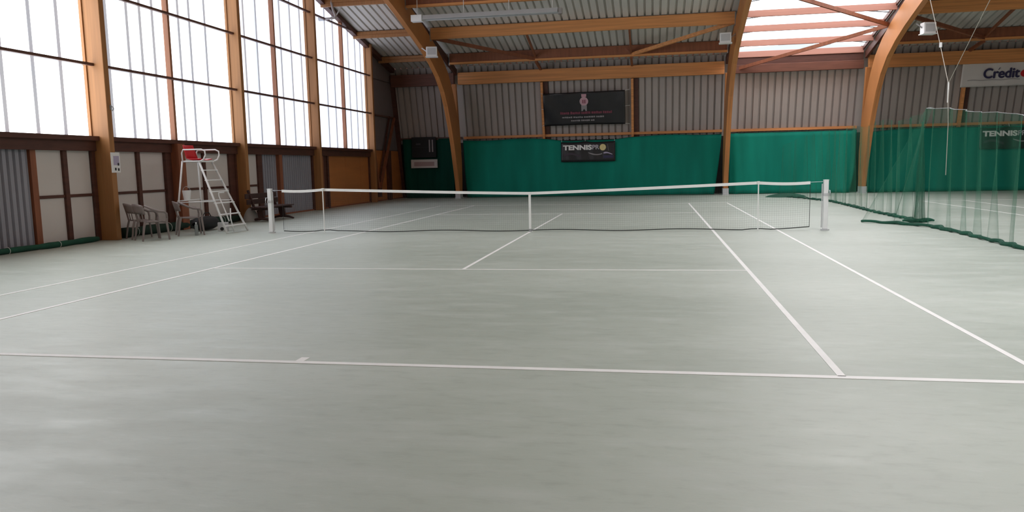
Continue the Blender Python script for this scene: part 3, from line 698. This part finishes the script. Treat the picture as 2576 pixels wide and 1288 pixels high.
# ------------------------------------------------------------------ plastic chairs
def plastic_chair(x, y, rz, label):
    c = thing('garden_chair', (x, y, 0), label, 'chair', 'grey plastic armchairs along the left wall', rz)   # faces local +y
    # seat
    rws = [[(-.22+.44*i/6, -.20+.42*j/6, .43-.025*math.sin(math.pi*i/6)*math.sin(math.pi*j/6)-(.03 if j == 6 else 0)) for i in range(7)] for j in range(7)]
    MB().grid(rws).build('seat', CHAIRM, c, smooth=True, solid=.02)
    # curved back hugging the sitter
    rws = []
    for j in range(7):
        t = j/6; rws.append([(.27*math.sin(a)*(1+.05*t), -.16-.13*math.cos(a)*(1+.1*t)-.07*t, .50+.34*t*(.82+.18*math.cos(a))) for a in [(-1.25+2.5*i/12) for i in range(13)]])
    MB().grid(rws[2:]).build('backrest', CHAIRM, c, smooth=True, solid=.018)
    for k in range(5):
        a = -.8+.4*k; MB().bar((.25*math.sin(a), -.17-.11*math.cos(a), .43), (.27*math.sin(a), -.19-.13*math.cos(a), .64), .045, .012, up=(0,1,0)).build('slat', CHAIRM, c)
    for s in (-1,1):
        MB().tube([(s*.25,-.24,.80),(s*.285,-.10,.72),(s*.30,.05,.66),(s*.295,.18,.645),(s*.28,.235,.60),(s*.265,.245,.50)], [.022,.024,.026,.026,.024,.022], 8).build('armrest', CHAIRM, c, smooth=True)
        MB().tube([(s*.265,.245,.52),(s*.255,.235,.40),(s*.27,.27,.0)], [.022,.026,.02], 6).build('leg', CHAIRM, c)
        MB().tube([(s*.21,-.22,.46),(s*.22,-.26,.3),(s*.235,-.31,.0)], [.026,.026,.02], 6).build('leg', CHAIRM, c)
    return c
plastic_chair(-9.02, -1.27, math.radians(-38), 'grey plastic armchair against the wooden post, left of the pair')
plastic_chair(-8.5, -1.65, math.radians(-34), 'grey plastic armchair with arms clear of the wall, right of the pair')
plastic_chair(-8.35, -.4, math.radians(-50), 'grey plastic armchair under the white umpire chair')
# ------------------------------------------------------------------ umpire chair
u = thing('umpire_chair', (-8.3, .35, 0), 'tall white umpire chair with ladder and red seat', 'chair')
def ut(name, pts, r=.02, m=WHITE, k=8): return MB().tube(pts, r, k).build(name, m, u, smooth=True)
seatz = 1.80
# world offsets relative to (-8.3,.35)
BL = (-.55,-.62); BR = (-.55,.55); FL = (.60,-.42); FR = (.68,.55)
ut('leg', [(BL[0],BL[1],0),(-.42,-.34,seatz)], .022); ut('leg', [(BR[0],BR[1],0),(-.42,.34,seatz)], .022)
ut('ladder_rail', [(FL[0]+.12,FL[1],0),(-.0,-.28,seatz-.02)], .026); ut('ladder_rail', [(FR[0]+.1,FR[1]*.85,0),(-.0,.28,seatz-.02)], .026)
for k, t in enumerate((.10,.26,.42,.58,.74,.88)):
    a = Vector((FL[0]+.12,FL[1],0)).lerp(Vector((0,-.28,seatz-.02)), t); c_ = Vector((FR[0]+.1,FR[1]*.85,0)).lerp(Vector((0,.28,seatz-.02)), t)
    MB().bar(a, c_, .10, .025).build('step', WHITE, u, bevel=.004)
ut('brace_bar', [(-.51,-.56,.78),(.42,-.38,.80)], .014); ut('brace_bar', [(-.51,.50,.78),(.42,.42,.80)], .014); ut('brace_bar', [(-.50,-.52,.82),(-.50,.48,.82)], .014)
ut('ladder_handrail', [(.66,-.20,.30),(.56,-.18,.55),(.40,-.16,.92),(.36,-.1,1.0),(.42,.05,1.0)], .016); ut('ladder_handrail', [(.72,-.1,.02),(.66,-.12,.35),(.60,.0,.6)], .016)
MB().box(-.44,.06,-.30,.30,seatz-.03,seatz+.01).build('platform', WHITE, u, bevel=.005)
rws = [[(-.36+.40*i/6, -.24+.48*j/6, seatz+.05-.03*math.sin(math.pi*j/6)+(.02 if i==0 else 0)) for i in range(7)] for j in range(7)]
MB().grid(rws).build('seat', RED, u, smooth=True, solid=.02)
rws = [[(-.36-.10*t-.03*math.cos(3.14*(j/6-.5)), (-.24+.48*j/6)*(1-.12*t), seatz+.06+.34*t) for j in range(7)] for t in (0,.25,.5,.75,1)]
MB().grid(rws).build('backrest', RED, u, smooth=True, solid=.02)
for s in (-1,1):
    ut('armrest', [(-.44,s*.30,seatz),(-.44,s*.31,seatz+.20),(-.40,s*.31,seatz+.28),(.10,s*.31,seatz+.28),(.19,s*.31,seatz+.24),(.20,s*.31,seatz+.14),(.14,s*.31,seatz+.03),(.04,s*.30,seatz-.01),(-.40,s*.30,seatz-.01)], .018)
bk = thing('bucket', (-8.62,-.05,.845), 'white plastic bucket hanging on the frame of the umpire chair', 'bucket')
MB().cyl((0,0), .075, 0, .23, 18, .105).build('pail', WHITE, bk); MB().tube([(.1*math.cos(a),0,.23+.10*math.sin(a)) for a in [math.pi*i/8 for i in range(9)]], .005, 5).build('handle', STEEL, bk)
g = thing('kit_bag', (-8.8,.95,0), 'black kit bag on the floor under the umpire chair', 'bag')
rws = []
for i in range(9):
    t = -1+2*i/8; rr = math.sqrt(max(.05,1-t**4)); rws.append([(.22*rr*math.cos(a), .5*t, .19+.18*rr*math.sin(a)) for a in [6.2832*j/16 for j in range(17)]])
MB().grid(rws).build('bag_body', mat('bag_black', (.01,.01,.011), .7), g, smooth=True)
MB().tube([(.05,-.2,.36),(.06,-.1,.46),(.06,.1,.46),(.05,.2,.36)], .012, 6).build('handle', mat('strap_black', (.015,.015,.016), .7), g)
g = thing('cardboard_box', (-8.15,.72,0), 'small white box with dark round hole by the ladder of the umpire chair', 'box', rz=.5)
MB().box(-.13,.13,-.10,.10,0,.22).build('carton', GREYM, g, bevel=.006)
MB().quad(*[(-.03+.045*math.cos(2*math.pi*i/16), -.102, .06+.045*math.sin(2*math.pi*i/16)) for i in range(16)]).build('hole', BLACKN, g)
MB().quad((.13,-.1,.22),(.13,.1,.22),(.2,.1,.30),(.2,-.1,.30)).build('flap', GREYM, g, solid=.004)
g = thing('water_bottle', (-8.1,-.55,0), 'clear grey water bottle standing beside the chair under the umpire seat', 'bottle')
MB().cyl((0,0), .04, 0, .24, 14).cyl((0,0), .04, .24, .29, 14, .015).build('bottle_body', mat('bottle_grey', (.22,.24,.23), .2), g); MB().cyl((0,0), .017, .29, .315, 10).build('cap', WHITE, g)
# ------------------------------------------------------------------ bench
bn = thing('park_bench', (-8.9, 4.6, 0), 'dark wooden bench with backrest beside the left net post', 'bench')
for k in range(3): MB().box(-.12+.17*k, .03+.17*k, -.95, .95, .42, .455).build('seat_plank', W_BENCH, bn, bevel=.006)
for k in range(2): MB().bar((-.20-.05*k, -.95, .60+.17*k), (-.20-.05*k, .95, .60+.17*k), .035, .15, up=(0,0,1)).build('back_plank', W_BENCH, bn, bevel=.006)
for y in (-.68, .68):
    MB().bar((-.30, y, .95), (-.12, y, .40), .06, .06, up=(0,1,0)).build('back_support', W_BENCH, bn)
    MB().box(-.20, .42, y-.04, y+.04, .35, .42).build('bearer', W_BENCH, bn, bevel=.005)
    MB().bar((.05, y, .36), (.12, y, .06), .18, .07, up=(0,1,0)).build('leg', W_BENCH, bn)
    MB().tube([(-.28,y,.02),(-.1,y,.07),(.1,y,.10),(.30,y,.07),(.46,y,.02)], [.03,.04,.05,.04,.03], 6).build('foot', W_BENCH, bn)
g = thing('sack', (-9.2, 4.0, 0), 'pale grey sack slumped on the floor behind the bench end', 'bag')
rws = []
for i in range(8):
    t = i/7; rr = math.cos(t*1.5)**.6; rws.append([(.22*rr*math.cos(a)*(1+.1*math.sin(3*a)), .28*rr*math.sin(a), .42*t) for a in [6.2832*j/16 for j in range(17)]])
MB().grid(rws).build('sack_body', SACK, g, smooth=True)
# rolled green tarp along the wall foot, in two lengths
DARKG = mat('green_black_tarp', (.006,.03,.018), .8)
def roll(y0, y1, label, seed, r=.065):
    o = thing('rolled_curtain', (GX+.19, y0, 0), label, 'curtain', 'rolled green curtains lying along the left wall'); rn = random.Random(seed); n = int((y1-y0)/.25)
    MB().tube([(.03*math.sin(i*.7+seed), (y1-y0)*i/n, r*.95) for i in range(n+1)], [r*(.8+.3*rn.random()) for _ in range(n+1)], 10).build('roll', GREEND if seed == 1 else DARKG, o, smooth=True)
    for i in range(2, n, 5): 
        MB().tube([(.03*math.sin(i*.7+seed)+r*1.15*math.cos(a), (y1-y0)*i/n, r*.95+r*1.1*math.sin(a)) for a in [6.2832*j/12 for j in range(12)]], .006, 4, closed=True).build('tie', WTAPE, o)
roll(-12.5, -1.95, 'rolled dark green curtain on the floor below the white wall panels', 1)
roll(-1.2, 4.1, 'rolled dark green curtain on the floor behind the plastic chairs', 2, .12)
# notice on the post
g = thing('notice', (GX+.48, -1.62, 1.55), 'white notice sheet with lilac print on the nearest wooden post', 'sign')
MB().box(0, .012, -.10, .19, 0, .46).build('sheet', WHITE, g)
MB().box(.012, .014, -.03, .16, .17, .38).build('printed_panel', LILAC, g)
for yy, zz_ in ((.0,.08),(.10,.07),(.10,.19)): MB().box(.013, .016, yy, yy+.05, zz_-.03, zz_+.03).build('printed_mark', BLACK, g)
g = thing('wall_hook', (GX+.47, -1.58, 2.98), 'small metal hook on the nearest wooden post beside the glazing', 'hook')
MB().tube([(.0,.0,.06),(.06,0,.06),(.08,.0,.02),(.05,0,-.03),(.02,0,-.01)], .010, 6).build('hook', STEEL, g); MB().box(-.01,.01,-.03,.03,.0,.1).build('plate', STEEL, g)
